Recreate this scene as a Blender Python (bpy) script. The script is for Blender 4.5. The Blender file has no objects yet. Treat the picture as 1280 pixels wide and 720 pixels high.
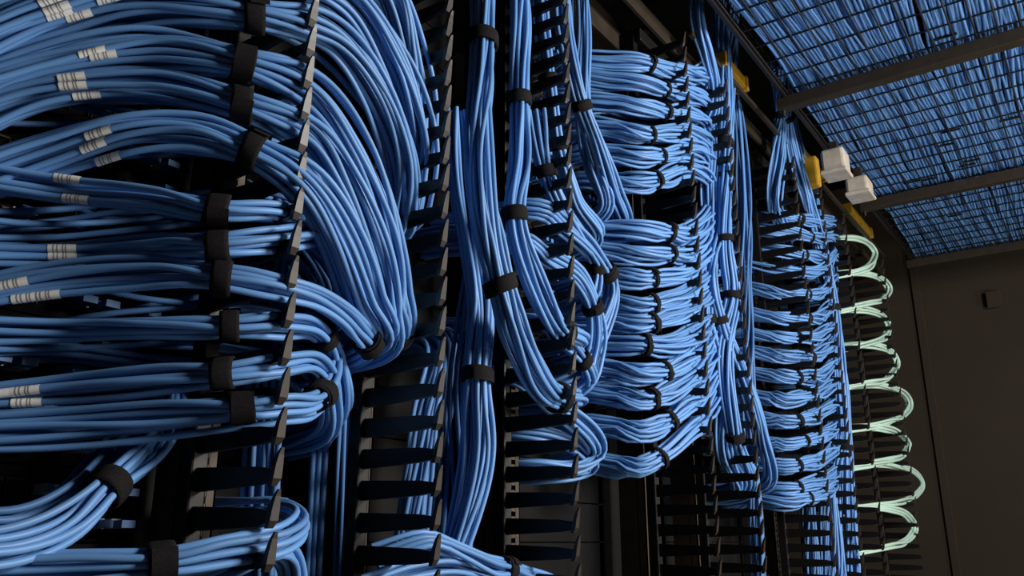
import bpy, math, random
import numpy as np
from mathutils import Vector, Matrix
random.seed(4); rng=np.random.default_rng(4)
scn=bpy.context.scene
scn.view_settings.view_transform='Standard'
# ---------------- camera
CAM=np.array([0,-.75,.9]); YAW=math.radians(35.2); PIT=math.radians(16.8); F=1050
h=np.array([math.cos(YAW),math.sin(YAW),0]); R=np.array([math.sin(YAW),-math.cos(YAW),0]); Z=np.array([0,0,1.])
FW=h*math.cos(PIT)+Z*math.sin(PIT); UP=-h*math.sin(PIT)+Z*math.cos(PIT)
cd=bpy.data.cameras.new('camera'); cam=bpy.data.objects.new('camera',cd); scn.collection.objects.link(cam)
cd.sensor_width=36; cd.lens=36*F/1280; cd.clip_start=.02
M=Matrix.Identity(4)
for i in range(3):
    M[i][0]=R[i]; M[i][1]=UP[i]; M[i][2]=-FW[i]; M[i][3]=CAM[i]
cam.matrix_world=M; scn.camera=cam
def P(x,y,Y):
    """survey helper: sight line through a photo point met with the rack-parallel plane at depth Y (metres)"""
    d=R*(x-640)+UP*(360-y)+FW*F
    return CAM+d*((Y+.75)/d[1])
# ---------------- materials
def mat(name,col,rough=.5,metal=0,var=0,noise=0,spec=.5,scale=30):
    m=bpy.data.materials.new(name); m.use_nodes=True; nt=m.node_tree; b=nt.nodes['Principled BSDF']
    b.inputs['Roughness'].default_value=rough; b.inputs['Metallic'].default_value=metal
    b.inputs['Specular IOR Level'].default_value=spec
    c=Vector(col)
    if var:
        g=nt.nodes.new('ShaderNodeNewGeometry'); r=nt.nodes.new('ShaderNodeValToRGB')
        r.color_ramp.elements[0].color=(*(c*(1-var)),1); r.color_ramp.elements[1].color=(*(c*(1+var)),1)
        nt.links.new(g.outputs['Random Per Island'],r.inputs[0]); nt.links.new(r.outputs[0],b.inputs['Base Color'])
    else:
        n=nt.nodes.new('ShaderNodeTexNoise'); n.inputs['Scale'].default_value=scale
        tc=nt.nodes.new('ShaderNodeTexCoord'); nt.links.new(tc.outputs['Object'],n.inputs['Vector'])
        r=nt.nodes.new('ShaderNodeValToRGB'); k=noise or .15
        r.color_ramp.elements[0].position=.3; r.color_ramp.elements[1].position=.7
        r.color_ramp.elements[0].color=(*(c*(1-k)),1); r.color_ramp.elements[1].color=(*(c*(1+k)),1)
        nt.links.new(n.outputs['Fac'],r.inputs[0]); nt.links.new(r.outputs[0],b.inputs['Base Color'])
    return m
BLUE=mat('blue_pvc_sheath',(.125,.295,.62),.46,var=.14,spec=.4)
BLUE_SHADE=mat('blue_pvc_sheath_shaded',(.075,.19,.43),.5,var=.3,spec=.3)  # darker blue for set-back runs, their shade mixed into the colour
AQUA=mat('aqua_fiber_sheath',(.56,.78,.68),.4,var=.08)
VEL=mat('black_velcro',(.009,.008,.009),.9,scale=400,noise=.4,spec=.2)
BLK=mat('black_plastic',(.006,.0055,.0055),.42,spec=.3)
TIP=mat('lit_plastic_tip',(.026,.020,.016),.38,spec=.4)  # lighter brown: light catching the tips is painted into the colour
STEEL=mat('painted_steel',(.034,.026,.018),.5,metal=.2,spec=.3)
POST=mat('post_steel',(.060,.046,.031),.5,metal=.2,spec=.3)
DARK=mat('dark_panel',(.004,.004,.0045),.7,spec=.15)
WHITE=mat('label_paper',(.88,.88,.86),.6,noise=.10,scale=900)
INK=mat('label_ink',(.30,.30,.31),.6)
PLUG=mat('clear_plug',(.18,.20,.22),.2,var=.6)
YEL=mat('yellow_duct',(.42,.24,.015),.5)
WBOX=mat('offwhite_box',(.46,.41,.34),.5)
WALL=mat('wall_paint',(.040,.031,.022),.8,noise=.06,scale=3,spec=.2)
CEIL=mat('ceiling_paint',(.008,.0075,.007),.9,spec=.1)
FLOOR=mat('floor_tile',(.10,.095,.09),.5,scale=5)
WIRE=mat('tray_wire',(.010,.009,.009),.45,metal=.2)
# ---------------- mesh helpers
def link(name,me,parent=None,mats=()):
    for m in mats: me.materials.append(m)
    o=bpy.data.objects.new(name,me); scn.collection.objects.link(o)
    if parent: o.parent=parent
    return o
def empty(name,loc=(0,0,0)):
    o=bpy.data.objects.new(name,None); o.empty_display_size=.1; scn.collection.objects.link(o); return o
class MB:
    def __init__(s): s.v=[];s.f=[];s.m=[];s.n=0;s.sm=[]
    def add(s,v,f,mi=0,smooth=False):
        s.v.append(np.asarray(v,float)); s.f+= [[i+s.n for i in q] for q in f]; s.n+=len(v); s.m+=[mi]*len(f); s.sm+=[smooth]*len(f)
    def box(s,x0,x1,y0,y1,z0,z1,mi=0):
        v=[(x,y,z) for x in(x0,x1) for y in(y0,y1) for z in(z0,z1)]
        s.add(v,[(0,1,3,2),(4,6,7,5),(0,4,5,1),(2,3,7,6),(0,2,6,4),(1,5,7,3)],mi)
    def obj(s,name,mats,parent=None,bevel=0):
        me=bpy.data.meshes.new(name); me.from_pydata(np.concatenate(s.v).tolist(),[],s.f)
        me.polygons.foreach_set('material_index',s.m); me.polygons.foreach_set('use_smooth',s.sm)
        o=link(name,me,parent,mats)
        if bevel:
            b=o.modifiers.new('bevel','BEVEL'); b.width=bevel; b.segments=2; b.limit_method='ANGLE'
        return o
def tubes(paths,r,n1,n2,sides,name,m,parent=None):
    n,mm,_=paths.shape
    a=np.arange(sides)*2*math.pi/sides
    rr=np.broadcast_to(np.asarray(r,float).reshape(-1,1,1,1),(n,1,1,1))
    ring=np.cos(a)[None,:,None]*n1[:,None,:]+np.sin(a)[None,:,None]*n2[:,None,:]
    V=(paths[:,:,None,:]+rr*ring[None]).reshape(-1,3)
    i=np.arange(mm-1)[:,None]*sides; j=np.arange(sides)[None]; j2=(j+1)%sides
    q=np.stack([i+j,i+j2,i+sides+j2,i+sides+j],-1).reshape(-1,4)
    Q=(q[None]+(np.arange(n)*mm*sides)[:,None,None]).reshape(-1,4)
    me=bpy.data.meshes.new(name); me.vertices.add(len(V)); me.vertices.foreach_set('co',V.ravel())
    me.loops.add(Q.size); me.loops.foreach_set('vertex_index',Q.ravel().astype(np.int32))
    me.polygons.add(len(Q)); me.polygons.foreach_set('loop_start',np.arange(len(Q),dtype=np.int32)*4)
    me.update(calc_edges=True); me.validate()
    me.polygons.foreach_set('use_smooth',[True]*len(me.polygons))
    return link(name,me,parent,[m])
def catmull(C,step):
    C=np.array(C,float); n=len(C); E=np.vstack([2*C[0]-C[1],C,2*C[-1]-C[-2]])
    out=[];ts=[]
    for i in range(n-1):
        p0,p1,p2,p3=E[i:i+4]; L=np.linalg.norm(p2[:3]-p1[:3]); k=max(3,int(L/step))
        for t in np.arange(k)/k:
            out.append(.5*((2*p1)+(-p0+p2)*t+(2*p0-5*p1+4*p2-p3)*t*t+(-p0+3*p1-3*p2+p3)*t**3)); ts.append(i+t)
    out.append(C[-1]); ts.append(n-1.)
    return np.array(out),np.array(ts)
def frame(pts,ref=(0,1,0)):
    T=np.gradient(pts,axis=0); T/=np.linalg.norm(T,axis=1)[:,None]+1e-9
    a=np.cross(T,np.array(ref,float)); a/=np.linalg.norm(a,axis=1)[:,None]+1e-9
    for k in range(1,len(a)):
        if a[k]@a[k-1]<0: a[k]*=-1
        if a[k]@a[k-1]<.7:
            v=a[k-1]-T[k]*(T[k]@a[k-1]); a[k]=v/np.linalg.norm(v)
    b=np.cross(T,a); return T,a,b
def bundle(ctrl,n,straps=(),labels=(),r=.0041,loose=1.35,flat=(1,1),m=None,name='ethernet_cable_bundle',twist=1.,step=.013,ref=(0,1,0),sides=7,sw=.011,pw=.55):
    n=max(2,int(round(n*(.0033/r)**2)))
    C=[]
    for c in ctrl:
        p=P(c[0],c[1],c[2]); C.append([*p,c[3] if len(c)>3 else 1.])
    # the run always turns back into the rack where it leaves the manager
    if 130<ctrl[-1][1]<700 and ctrl[-1][2]<.2:
        p=np.array(C[-1][:3]); d=p-np.array(C[-2][:3]); d/=np.linalg.norm(d); C.append([*(p+d*.03+np.array([0,max(.05,.27-p[1]),0])),1.])
    s0=0
    if 150<ctrl[0][1]<700 and ctrl[0][2]<.2 and ctrl[0][0]>100:
        p=np.array(C[0][:3]); d=p-np.array(C[1][:3]); d/=np.linalg.norm(d); C.insert(0,[*(p+d*.03+np.array([0,max(.05,.27-p[1]),0])),1.]); s0=1
    S,ts=catmull(C,step); ts=ts-s0; pts=S[:,:3]; sc=np.clip(S[:,3],.3,9)
    T,a,b=frame(pts,ref)
    g=np.ones(len(ts))
    for s in straps: g*=1-np.exp(-((ts-s)/pw)**2)
    spread=(1+(loose-1)*g)*sc
    Rb=r*math.sqrt(n/.78)
    i=np.arange(n); rad=np.sqrt((i+.5)/n)*Rb; ang=i*2.39996+rng.uniform(0,6)
    L=np.concatenate([[0],np.cumsum(np.linalg.norm(np.diff(pts,axis=0),axis=1))])
    ph=rng.uniform(0,6.28,(n,4)); fr=rng.uniform(5,16,(n,2))
    A=ang[:,None]+twist*rng.uniform(.7,1.6)*L[None]*2+.3*np.sin(L[None]*fr[:,:1]+ph[:,:1])*g[None]
    RR=rad[:,None]*(1+.22*np.sin(L[None]*fr[:,1:2]+ph[:,1:2])*g[None])
    X=RR*np.cos(A)*spread*flat[0]; Yv=RR*np.sin(A)*spread*flat[1]
    paths=pts[None]+X[...,None]*a[None]+Yv[...,None]*b[None]
    root=empty(name)
    tubes(paths,r,a,b,sides,'cables',m or BLUE,root)
    for s in straps:
        k=int(np.argmin(abs(ts-s))); c=pts[k]; t=T[k]; ru=(Rb*flat[0]*sc[k]+r*1.1); rv=(Rb*flat[1]*sc[k]+r*1.1)
        mb=MB(); K=20; w=sw*rng.uniform(.85,1.15); prof=[(-w,.9),(-w,1.03),(-w*.6,1.08),(w*.6,1.08),(w,1.03),(w,.9)]
        V=[]
        wob=rng.uniform(-.35,.35); wp=rng.uniform(0,6)
        for (o,q) in prof:
            for j in range(K):
                th=j*2*math.pi/K
                V.append(c+t*(o+wob*w*math.cos(th+wp))+a[k]*ru*q*math.cos(th)+b[k]*rv*q*math.sin(th))
        Fc=[(u*K+j,u*K+(j+1)%K,(u+1)*K+(j+1)%K,(u+1)*K+j) for u in range(5) for j in range(K)]
        mb.add(V,Fc,0,True)
        # loose overlapping tail of the strap, wrapped a third of the way round
        V=[];tw=w*.9;th0=rng.uniform(0,6)
        for j in range(8):
            th=th0+j*.3; q=1.10+.015*j
            for o in(-tw,tw): V.append(c+t*(o+w*.25)+a[k]*ru*q*math.cos(th)+b[k]*rv*q*math.sin(th))
        mb.add(V,[(j*2,j*2+1,j*2+3,j*2+2) for j in range(7)],0,True)
        mb.obj('hook_and_loop_strap',[VEL],root)
    for (s,cnt) in labels:
        k=int(np.argmin(abs(ts-s))); dv=CAM-pts[k]
        dd=paths[:,k]@ (dv/np.linalg.norm(dv)); order=np.argsort(-dd)[:cnt]
        for q,ci in enumerate(order):
            kk=min(max(k+int(rng.integers(-1,2)),1),len(ts)-3); c=paths[ci,kk]
            t=paths[ci,kk+1]-paths[ci,kk-1]; t/=np.linalg.norm(t)
            mb=MB(); V=[];K=10
            for o in(-.015,.015):
                for j in range(K):
                    th=j*2*math.pi/K; V.append(c+t*o+(r*1.28)*(a[kk]*math.cos(th)+b[kk]*math.sin(th)))
            mb.add(V,[(j,(j+1)%K,K+(j+1)%K,K+j) for j in range(K)],0,True)
            for o in(-.009,-.005,.001,.004):
                V=[c+t*(o+e)+(r*1.31)*(a[kk]*math.cos(j*2*math.pi/K)+b[kk]*math.sin(j*2*math.pi/K)) for e in(-.0007,.0007) for j in range(K)]
                mb.add(V,[(j,(j+1)%K,K+(j+1)%K,K+j) for j in range(K)],1,True)
            mb.obj('wrap_label',[WHITE,INK],root)
    return root
# ---------------- room
def boxobj(name,x0,x1,y0,y1,z0,z1,m,bevel=0,parent=None):
    mb=MB(); mb.box(x0,x1,y0,y1,z0,z1); return mb.obj(name,[m],parent,bevel)
boxobj('floor',-2.6,5.1,-3.3,1.4,-.1,0,FLOOR)
boxobj('ceiling',-2.6,5.1,-3.3,1.4,2.95,3.05,CEIL)
boxobj('wall_right',5.0,5.1,-3.3,1.4,0,2.95,WALL)
boxobj('wall_left',-2.6,-2.5,-3.3,1.4,0,2.95,WALL)
boxobj('wall_back',-2.5,5.0,1.3,1.4,0,2.95,CEIL)
boxobj('wall_front',-2.5,5.0,-3.3,-3.2,0,2.95,WALL)
boxobj('trim_1',4.985,5.0,-.02,.02,0,2.95,WALL,.003)
sw=empty('wall_switch_box')
boxobj('housing',4.97,5.0,-.40,-.34,2.09,2.17,WALL,.006,sw); boxobj('cover',4.964,4.972,-.405,-.335,2.085,2.175,WALL,.004,sw)
# ---------------- finger columns
U=.0445
def fingers(mb,X,z0,z1,depth=.14,side=1):
    z=z0
    while z<z1:
        v=[];w=.004
        for (y,hh) in((depth,.014),(.03,.010),(.004,.0065)):
            v+=[(X-w,y,z-hh),(X+w,y,z-hh),(X+w,y,z+hh),(X-w,y,z+hh)]
        f=[]
        for k in range(2):
            for j in range(4): f.append((k*4+j,k*4+(j+1)%4,k*4+4+(j+1)%4,k*4+4+j))
        f+=[(0,3,2,1),(8,9,10,11)]
        mb.add(v,f,0)
        v=[]
        for (dz,ww,yy,th) in((-.012,.0035,.004,.006),(-.004,.0058,-.001,.008),(.010,.0050,-.003,.0068),(.022,.0034,-.005,.005),(.029,.0016,-.007,.003)):
            v+=[(X-ww,yy,z+dz),(X+ww,yy,z+dz),(X+ww,yy+th,z+dz),(X-ww,yy+th,z+dz)]
        f=[]
        for k in range(4):
            for j in range(4): f.append((k*4+j,k*4+(j+1)%4,k*4+4+(j+1)%4,k*4+4+j))
        f+=[(3,2,1,0),(16,17,18,19)]
        mb.add(v,f,1)
        z+=U
def spine(mb,X,z0,z1):
    mb.box(X-.012,X+.012,.14,.165,z0,z1,0)
cols=dict(A=.618,B=.89,C=1.25,D=1.856,D2=2.15,E=2.78,F0=3.12,Fc=3.45,G=4.15)
ZT=2.24
def manager(names,top=ZT):
    root=empty('vertical_cable_manager')
    for k in names:
        X=cols[k]; mb=MB(); fingers(mb,X,.08,top-.03); mb.obj('finger_comb',[BLK,TIP],root,0)
        mb=MB(); spine(mb,X,.02,top); mb.obj('spine',[BLK],root,.003)
    x0=cols[names[0]]; x1=cols[names[-1]]
    if x1>x0:
        boxobj('back_plate',x0,x1,.30,.305,.02,top,DARK,0,root)
        boxobj('base_channel',x0-.01,x1+.01,.0,.30,0,.05,BLK,.004,root)
        boxobj('top_channel',x0-.01,x1+.01,.12,.30,top-.02,top+.02,BLK,.004,root)
for g in(('A','B'),('C',),('D','D2'),('E','F0'),('Fc','G')): manager(g)
# ---------------- racks : perforated posts + patch panels
def post(mb,X,Y,z0,z1,w=.042):
    mb.box(X-w/2,X-w/2+.014,Y,Y+.003,z0,z1); mb.box(X+w/2-.014,X+w/2,Y,Y+.003,z0,z1)
    z=z0
    while z<z1: mb.box(X-w/2+.013,X+w/2-.013,Y,Y+.003,z,z+.007); z+=.0159
    mb.box(X-w/2,X-w/2+.003,Y,Y+.07,z0,z1); mb.box(X+w/2-.003,X+w/2,Y,Y+.07,z0,z1)
    mb.box(X-w/2,X+w/2,Y+.02,Y+.022,z0,z1,1)
def rack(xl,xr,zlo=.1,ports=True):
    root=empty('network_rack')
    for X in(xl,xr):
        mb=MB(); post(mb,X,.185,.0,ZT-.03); mb.obj('perforated_post',[POST,DARK],root)
    boxobj('top_rail',xl-.02,xr+.02,.185,.26,ZT-.03,ZT+.02,STEEL,.003,root)
    boxobj('base_rail',xl-.02,xr+.02,.185,.5,0,.06,STEEL,.003,root)
    z=.1
    while z<ZT-.12:
        mb=MB(); x0,x1=xl+.022,xr-.022
        mb.box(x0,x1,.30,.34,z,z+.086,0)
        if ports and z>zlo:
            npt=24; dx=(x1-x0-.03)/npt
            for row in(0,1):
                for i in range(npt):
                    px=x0+.015+i*dx; zz=z+.012+row*.038
                    mb.box(px+.001,px+.0025,.296,.301,zz,zz+.02,1); mb.box(px+dx-.0035,px+dx-.002,.296,.301,zz,zz+.02,1)
                    mb.box(px+.001,px+dx-.002,.296,.301,zz+.018,zz+.021,1)
                    if rng.random()<.6:
                        mb.box(px+.004,px+dx-.005,.272,.300,zz+.003,zz+.015,2)
                        mb.box(px+.005,px+dx-.006,.250,.272,zz+.004,zz+.013,3)
        mb.obj('patch_panel' if ports and z>zlo else 'blank_panel',[DARK,STEEL,PLUG,BLUE_SHADE],root)
        z+=.0889
rack(-.12,.655); rack(.93,1.29,ports=False); rack(1.33,1.90,1.15); rack(2.20,2.82,1.15); 
# ---------------- LEFT cable bundles
def B(*a,**k): return bundle(*a,**k)
near=dict(step=.010,sides=10,sw=.0125)
B([(120,-120,.26),(260,-125,.10),(400,-80,.04),(480,-20,.035),(510,70,.05),(520,150,.08),(505,210,.13)],26,[1.5],loose=1.5,**near)
B([(-70,70,.28),(40,15,.22),(160,-25,.14),(322,-30,.05),(430,-5,.03),(492,80,.03),(520,170,.05),(518,235,.08),(500,275,.13)],28,[3],[(1.2,2)],loose=1.4,**near)
B([(-70,85,.28),(60,35,.22),(180,8,.14),(318,18,.05),(410,45,.025),(470,115,.02),(502,190,.035),(508,250,.07),(495,290,.12)],26,[3],[(1.3,3),(1.6,1)],loose=1.4,**near)
B([(-70,135,.28),(50,88,.22),(180,65,.14),(303,80,.05),(390,115,.02),(445,190,.01),(480,280,.02),(495,360,.04),(490,425,.08)],24,[3,7.9],[(1.6,2)],loose=1.4,**near)
B([(-70,165,.28),(50,120,.22),(180,105,.14),(302,132,.05),(385,165,.02),(430,230,.012),(465,310,.02),(482,380,.04),(480,430,.08)],22,[3],[(1.5,3)],loose=1.4,**near)
B([(-70,235,.28),(50,195,.22),(150,165,.15),(230,165,.1),(315,190,.04),(380,235,.015),(425,300,.015),(455,370,.03),(470,425,.07)],26,[4],[(1.8,3)],loose=1.4,**near)
B([(-70,215,.27),(75,238,.2),(180,247,.12),(270,262,.05),(340,262,.03),(385,275,.04),(420,320,.07),(425,390,.12)],12,[3],[(1.1,2)],loose=1.15,**near)
B([(-70,318,.27),(92,318,.2),(190,312,.12),(272,308,.05),(350,302,.03),(405,295,.045),(435,320,.08),(440,380,.13)],12,[3],[(1,3)],loose=1.12,**near)
B([(-70,376,.27),(60,352,.2),(180,342,.12),(277,348,.05),(350,360,.02),(400,375,.02),(440,405,.035),(455,440,.09)],17,[3,6.6],[(1.,1),(.8,2)],loose=1.2,**near)
B([(-70,412,.27),(80,412,.2),(180,410,.12),(287,408,.05),(350,406,.03),(395,412,.05),(420,450,.1),(425,520,.14)],13,[3,5.3],loose=1.15,**near)
B([(-70,500,.27),(60,486,.2),(170,476,.12),(279,467,.05),(350,457,.03),(392,452,.05),(412,480,.09),(410,540,.14)],12,[3],[(.75,2),(.5,1)],loose=1.15,**near)
B([(-70,532,.27),(60,524,.2),(180,516,.12),(300,510,.04),(350,506,.025),(392,500,.04),(412,470,.08),(405,420,.14)],13,[3,5.2],loose=1.2,**near)
B([(-70,552,.27),(60,543,.2),(180,532,.13),(290,522,.075),(350,516,.05),(390,510,.06),(408,480,.1)],7,loose=1.4,**near)
B([(-80,700,.12),(20,688,.12),(85,660,.13),(135,610,.14),(180,565,.17),(205,520,.2),(215,460,.24)],18,[3],loose=1.25,**near)
B([(-80,655,.16),(20,648,.16),(85,615,.17),(125,575,.19),(170,530,.22),(200,470,.25)],9,[],loose=1.3,m=BLUE_SHADE,**near)
B([(-80,716,.16),(60,712,.12),(200,702,.06),(280,690,.04),(345,676,.03),(368,655,.06),(345,640,.11),(300,640,.16)],15,[2],loose=1.4,**near)
B([(250,725,.1),(310,700,.05),(350,690,.05),(365,720,.08),(360,800,.1)],10,[],loose=1.4,**near)
# loose runs behind the front bundles
for i in range(14):
    y=rng.uniform(10,470); dy=rng.uniform(-30,40)
    B([(-80,y,.27),(rng.uniform(0,80),y+rng.uniform(-15,15),.25),(rng.uniform(130,200),y+dy*.5,.21),(290,y+dy,.17),(370,y+dy+20,.15),(410,y+dy+90,.17)],int(rng.integers(2,5)),m=BLUE_SHADE,loose=3.2,sides=6,step=.02)
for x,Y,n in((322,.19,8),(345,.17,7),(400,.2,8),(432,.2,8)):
    B([(x+8,250,Y),(x+2,420,Y),(x-2,560,Y),(x-6,730,Y)],n,m=BLUE_SHADE,loose=1.3)
B([(540,440,.15),(530,520,.14),(520,610,.14),(505,740,.14)],20,loose=1.5,m=BLUE_SHADE)
B([(560,430,.19),(552,520,.18),(545,610,.17),(535,740,.15)],14,loose=1.4,m=BLUE_SHADE)
# ---------------- B-C zone
B([(602,-60,.06),(604,50,.05),(598,150,.04),(602,250,.03),(626,357,.02),(650,430,.02),(685,490,.04),(715,500,.09)],34,[1,4,6.3],loose=1.12,**near)
B([(648,-60,.05),(649,30,.05),(649,125,.04),(650,200,.035),(643,270,.02),(662,340,.02),(695,408,.03),(722,425,.08)],22,[2,4,6.2],loose=1.12,**near)
B([(570,140,.12),(578,230,.11),(590,310,.1),(602,390,.09),(597,470,.08),(598,560,.08),(585,640,.09),(560,740,.1)],30,[4],loose=1.15,**near)
B([(672,-60,.08),(676,20,.07),(686,100,.06),(698,180,.06),(720,250,.06),(745,300,.07)],16,[2,3],loose=1.15)
B([(700,-60,.12),(704,30,.11),(720,110,.1),(745,180,.1),(765,240,.11),(778,290,.15)],20,[2.3],loose=1.2)
B([(725,-60,.17),(727,50,.15),(728,120,.14),(738,200,.13),(755,260,.13)],18,loose=1.2)
B([(670,140,.06),(680,205,.05),(700,255,.04),(735,310,.04),(745,335,.05),(730,380,.08)],15,[1.1,4],loose=1.2)
B([(660,260,.07),(700,280,.05),(740,315,.04),(764,355,.05),(755,400,.07),(735,440,.09),(700,470,.12)],20,[2.6],loose=1.2)
B([(640,300,.09),(680,320,.06),(720,345,.05),(742,390,.06),(742,440,.08),(722,485,.11)],18,[2.8],loose=1.2)
B([(665,400,.1),(700,420,.07),(728,450,.07),(732,480,.1)],14,[2],loose=1.2)
B([(640,470,.14),(690,505,.09),(735,540,.08),(744,565,.1),(715,585,.13),(665,582,.17)],16,loose=1.2)
B([(650,540,.16),(690,545,.12),(725,560,.11),(735,585,.13),(680,592,.18)],12,loose=1.2)
B([(590,300,.13),(585,400,.13),(575,480,.13),(580,600,.13),(575,740,.13)],16,loose=1.3,m=BLUE_SHADE)
B([(470,700,.12),(530,680,.08),(570,690,.07),(610,705,.06),(640,714,.07),(700,740,.12)],14,[3.9],loose=1.3)
B([(450,735,.1),(520,712,.08),(580,708,.07),(650,740,.1)],12,loose=1.4)
# ---------------- C-D zone horizontals
rows=[(78,78,92),(100,104,118),(128,134,143),(160,168,168),(192,198,190),(226,230,212),
      (288,286,292),(312,318,316),(345,350,340),(376,382,366),(402,406,390),
      (432,430,424),(456,468,450),(494,502,476),(530,540,508),(574,584,540)]
for i,(a_,m_,b_) in enumerate(rows):
    j=rng.uniform(-1.5,1.5)
    B([(690,a_+12,.29),(728,a_,.2),(762,(a_*.55+m_*.45)+j,.14),(798,m_,.08),(830,m_*.5+b_*.5+(1 if i<11 else 5),.05),(858,b_,.035),(882,b_+(10 if i<6 else -22),.07),(890,b_+(45 if i<6 else -60),.12)],
      int(rng.integers(22,27)),[4+rng.uniform(-.8,.4)],loose=1.28,r=.0040,step=.018,sides=7,sw=.006,pw=.3)
for i in range(12):
    y=rng.uniform(90,560); 
    if 200<y<290: continue
    B([(690,y+10,.3),(728,y,.23),(765,y+rng.uniform(-12,12),.18),(800,y+rng.uniform(-14,14),.13),(840,y+rng.uniform(-14,8),.09),(872,y-12,.09),(885,y-30,.13)],5,loose=2.2,r=.0040,step=.02,sides=6,twist=2)
# D-D2 verticals
B([(868,-60,.03),(872,20,.02),(885,70,.02),(893,115,.04),(882,155,.09)],20,[3],loose=1.2,step=.018)
B([(895,-60,.05),(900,40,.04),(908,130,.03),(906,180,.03),(906,300,.03),(915,370,.03),(905,440,.05),(918,545,.05),(935,610,.09)],30,[3,4,5,7],loose=1.15,step=.02)
B([(915,-60,.08),(915,40,.07),(912,100,.06),(905,240,.06),(885,330,.06),(898,400,.05),(930,480,.04),(950,540,.05),(958,600,.09)],26,[2,5],loose=1.2,step=.02)
B([(880,160,.08),(885,240,.07),(888,320,.07),(884,400,.07),(900,460,.07),(905,560,.08),(920,610,.1)],24,[3],loose=1.2,step=.02)
B([(905,20,.1),(930,240,.1),(935,400,.1),(940,560,.1),(950,740,.1)],16,loose=1.4,step=.03,m=BLUE_SHADE)
# D2-E horizontals
for i,y in enumerate([264,284,308,334,362,392,416,440,466,494,522,550,578,606,622]):
    e=-8 if i>8 else (10 if i<3 else 0)
    B([(905,y+8,.28),(932,y,.2),(955,y+3,.14),(980,y+6,.08),(1004,y+6+e*.5,.04),(1024,y+4+e,.03),(1038,y-6+(20 if i<3 else -12),.07)],
      int(rng.integers(20,25)),[4.2+rng.uniform(-.6,.3)],loose=1.3,r=.0040,step=.025,sides=6,sw=.006,pw=.3)
# E verticals, rising to the tray
B([(978,80,-.10),(982,135,.0),(990,190,.03),(1008,250,.03),(1028,320,.04),(1042,385,.03),(1050,470,.03),(1058,560,.04),(1065,690,.04),(1068,760,.05)],30,[1.2,5,7,8.9],loose=1.2,step=.03,sides=6)
B([(975,80,-.10),(975,140,.02),(972,200,.05),(968,260,.08),(985,300,.12)],24,[1],loose=1.5,step=.03,sides=6)
B([(985,80,-.10),(986,140,.02),(1000,200,.04),(1015,240,.05),(1018,290,.05),(1030,340,.07),(1036,420,.07),(1046,540,.07),(1040,600,.08),(1050,740,.08)],34,[1,3,6],loose=1.3,step=.03,sides=6)
B([(1020,280,.1),(1040,340,.1),(1030,430,.1),(1030,560,.1),(1035,740,.1)],24,loose=1.4,step=.03,sides=6,m=BLUE_SHADE)
B([(1000,600,.1),(1010,640,.1),(1015,740,.1)],20,loose=1.4,step=.03,sides=6,m=BLUE_SHADE)
# ---------------- aqua fibre loops
loops=[(1046,345,1095,318,1070,298),(1055,388,1110,360,1078,343),(1058,436,1112,408,1084,388),(1060,485,1120,458,1090,432),
(1063,536,1137,504,1096,482),(1065,585,1135,557,1096,535),(1070,637,1152,604,1104,582),(1074,692,1142,658,1100,636)]
for (x0,y0,xr,yr,xt,yt) in loops:
    yb=y0-7; yc=(yb+yt)/2; ry=(yb-yt)/2
    pts=[(x0-12,y0+3,.16),(x0,y0,.12)]
    for th in(-75,-40,0,40,75):
        c_,s_=math.cos(math.radians(th)),math.sin(math.radians(th))
        pts.append((xt+(xr-xt)*c_,yc-ry*s_,.03+.03*(1-c_)))
    pts.append((xt-16,yt-1,.11))
    B(pts,12,r=.0058,loose=1.1,m=AQUA,name='fiber_patch_cord_loop',step=.012,sides=8,twist=1)
# ---------------- overhead tray
TZ=2.30; TY0,TY1=-1.45,-.08; TX0,TX1=.9,4.6
tray=empty('overhead_cable_tray')
def wires(name,lines,r,m,parent):
    mb=MB();K=6
    for p,q in lines:
        p=np.array(p,float);q=np.array(q,float);t=(q-p)/np.linalg.norm(q-p); a=np.cross(t,[0,0,1]);
        if np.linalg.norm(a)<.1:a=np.array([1.,0,0])
        a/=np.linalg.norm(a); b=np.cross(t,a)
        V=[e+r*(a*math.cos(j*6.2832/K)+b*math.sin(j*6.2832/K)) for e in(p,q) for j in range(K)]
        mb.add(V,[(j,(j+1)%K,K+(j+1)%K,K+j) for j in range(K)],0,True)
    return mb.obj(name,[m],parent)
ls=[((TX0,y,TZ),(TX1,y,TZ)) for y in np.arange(TY0,TY1+.01,.0548)]
ls+=[((x,TY0,TZ+.005),(x,TY1,TZ+.005)) for x in np.arange(TX0,TX1,.1)]
for y in(TY0,TY1):
    ls+=[((TX0,y,TZ+k),(TX1,y,TZ+k)) for k in(.04,.08)]
    ls+=[((x,y,TZ),(x,y,TZ+.085)) for x in np.arange(TX0,TX1,.1)]
wires('wire_mesh',ls,.0028,WIRE,tray)
for X in(1.45,2.53,3.6,4.56):
    boxobj('strut_channel',X-.02,X+.02,TY0-.08,-.04,TZ-.048,TZ-.006,STEEL,.003,tray)
for y in(TY0-.01,TY1+.012):
    boxobj('side_rail',TX0,TX1,y-.006,y+.006,TZ-.012,TZ+.03,WIRE,.002,tray)
for X in(1.45,2.53,3.6):
    for y in(TY0-.05,-.055):
        wires('threaded_rod',[((X,y,TZ-.07),(X,y,2.95))],.006,STEEL,tray)
nC=185; xs=np.linspace(TX0,TX1,70); paths=[]
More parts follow.
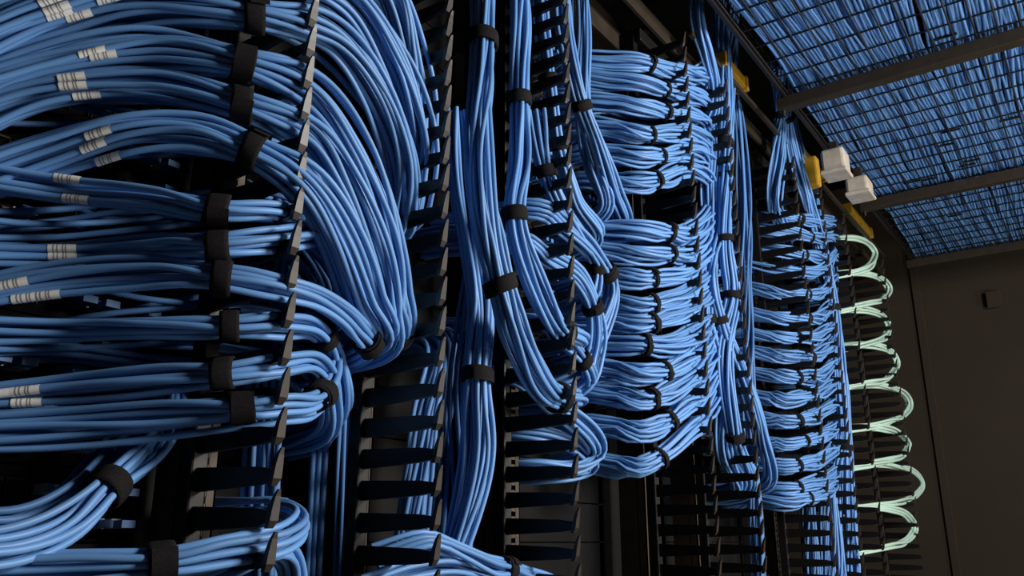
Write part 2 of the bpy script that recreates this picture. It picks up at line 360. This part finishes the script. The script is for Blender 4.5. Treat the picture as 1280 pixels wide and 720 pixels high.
for layer,zz in((0,.012),(1,.018),(2,.025)):
    for i in range(nC):
        y0=TY0+.02+(TY1-TY0-.04)*(i+.5+layer/3)/nC
        w=.005*np.sin(xs*rng.uniform(3,7)+rng.uniform(0,6))+.003*np.sin(xs*rng.uniform(9,15)+rng.uniform(0,6))
        g_=.010*np.sin(xs*4+math.floor(i/16)*1.3)
        paths.append(np.stack([xs,np.clip(y0+w+g_,TY0+.01,TY1-.01),TZ+zz+.003*rng.random()+.002*np.sin(xs*8+rng.uniform(0,6))],-1))
paths=np.array(paths)
o1=np.tile([0,1.,0],(70,1)); o2=np.tile([0,0,1.],(70,1))
tubes(paths,.0042,o1,o2,6,'tray_cables',BLUE,tray)
mb=MB()
for i in range(34):
    x=rng.uniform(TX0+.1,TX1-.1); y=rng.uniform(TY0+.06,TY1-.1); mb.box(x,x+.010,y,y+.06,TZ+.003,TZ+.007)
mb.obj('tray_ties',[VEL],tray)
boxobj('tray_cover',TX0,TX1,TY0+.01,TY1-.01,TZ+.045,TZ+.048,DARK,0,tray)
# rack-top ladder rail
rail=empty('ladder_rack_rail')
boxobj('stringer',.6,4.7,.20,.215,ZT+.03,ZT+.08,STEEL,.002,rail); boxobj('stringer_front',.6,4.7,.10,.112,ZT+.03,ZT+.08,STEEL,.002,rail)
for x in np.arange(.7,4.7,.3): boxobj('rung',x,x+.03,.11,.20,ZT+.045,ZT+.06,STEEL,.002,rail)
# yellow fibre raceway
rw=empty('fiber_raceway')
mb=MB()
for x0,x1 in((2.22,2.42),(3.0,3.3),(3.7,4.1)):
    mb.box(x0,x1,.02,.055,ZT+.06,ZT+.064); mb.box(x0,x1,.02,.024,ZT+.06,ZT+.10); mb.box(x0,x1,.051,.055,ZT+.06,ZT+.10)
    for x in(x0,x1-.02): mb.box(x,x+.02,.016,.059,ZT+.055,ZT+.105)
mb.obj('trough',[YEL],rw,.003)
boxobj('trough_hanger',2.0,4.4,.030,.045,ZT+.045,ZT+.06,STEEL,.002,rw)
boxobj('drop_fitting',3.02,3.07,-.02,.03,ZT-.06,ZT+.06,YEL,.008,rw)
# junction boxes
for k,(x,y,z,sx,sy,sz) in enumerate(((2.92,-.11,2.20,.045,.04,.042),(3.2,-.125,2.20,.05,.04,.032))):
    r_=empty('junction_box')
    boxobj('housing',x-sx,x+sx,y-sy,y+sy,z-sz,z+sz,WBOX,.010,r_)
    boxobj('lid',x-sx-.005,x+sx+.005,y-sy-.005,y+sy+.005,z-sz-.010,z-sz+.004,WBOX,.004,r_)
    boxobj('bracket',x-.015,x+.015,y-.015,y+.015,z+sz,TZ-.02,STEEL,.002,r_)
# ---------------- lights
def area(name,loc,tgt,size,power,col):
    l=bpy.data.lights.new(name,'AREA'); l.size=size; l.energy=power; l.color=col
    o=bpy.data.objects.new(name,l); o.location=loc; scn.collection.objects.link(o)
    o.rotation_euler=(Vector(tgt)-Vector(loc)).to_track_quat('-Z','Y').to_euler()
area('aisle_light',(1.9,-2.6,1.95),(1.4,0,1.4),.7,112,(1,.95,.88))
area('far_fill',(3.9,-2.0,1.3),(3.0,-.2,2.0),.5,15,(1,.92,.82))  # added fill, makes up for falloff toward the far racks
area('tray_fill',(2.2,-1.9,.5),(3.0,-.7,2.3),.5,21,(1,.94,.86))  # added fill aimed up to brighten the tray underside, no real fixture
w=bpy.data.worlds.new('world'); scn.world=w; w.use_nodes=True
w.node_tree.nodes['Background'].inputs[0].default_value=(.02,.025,.035,1)
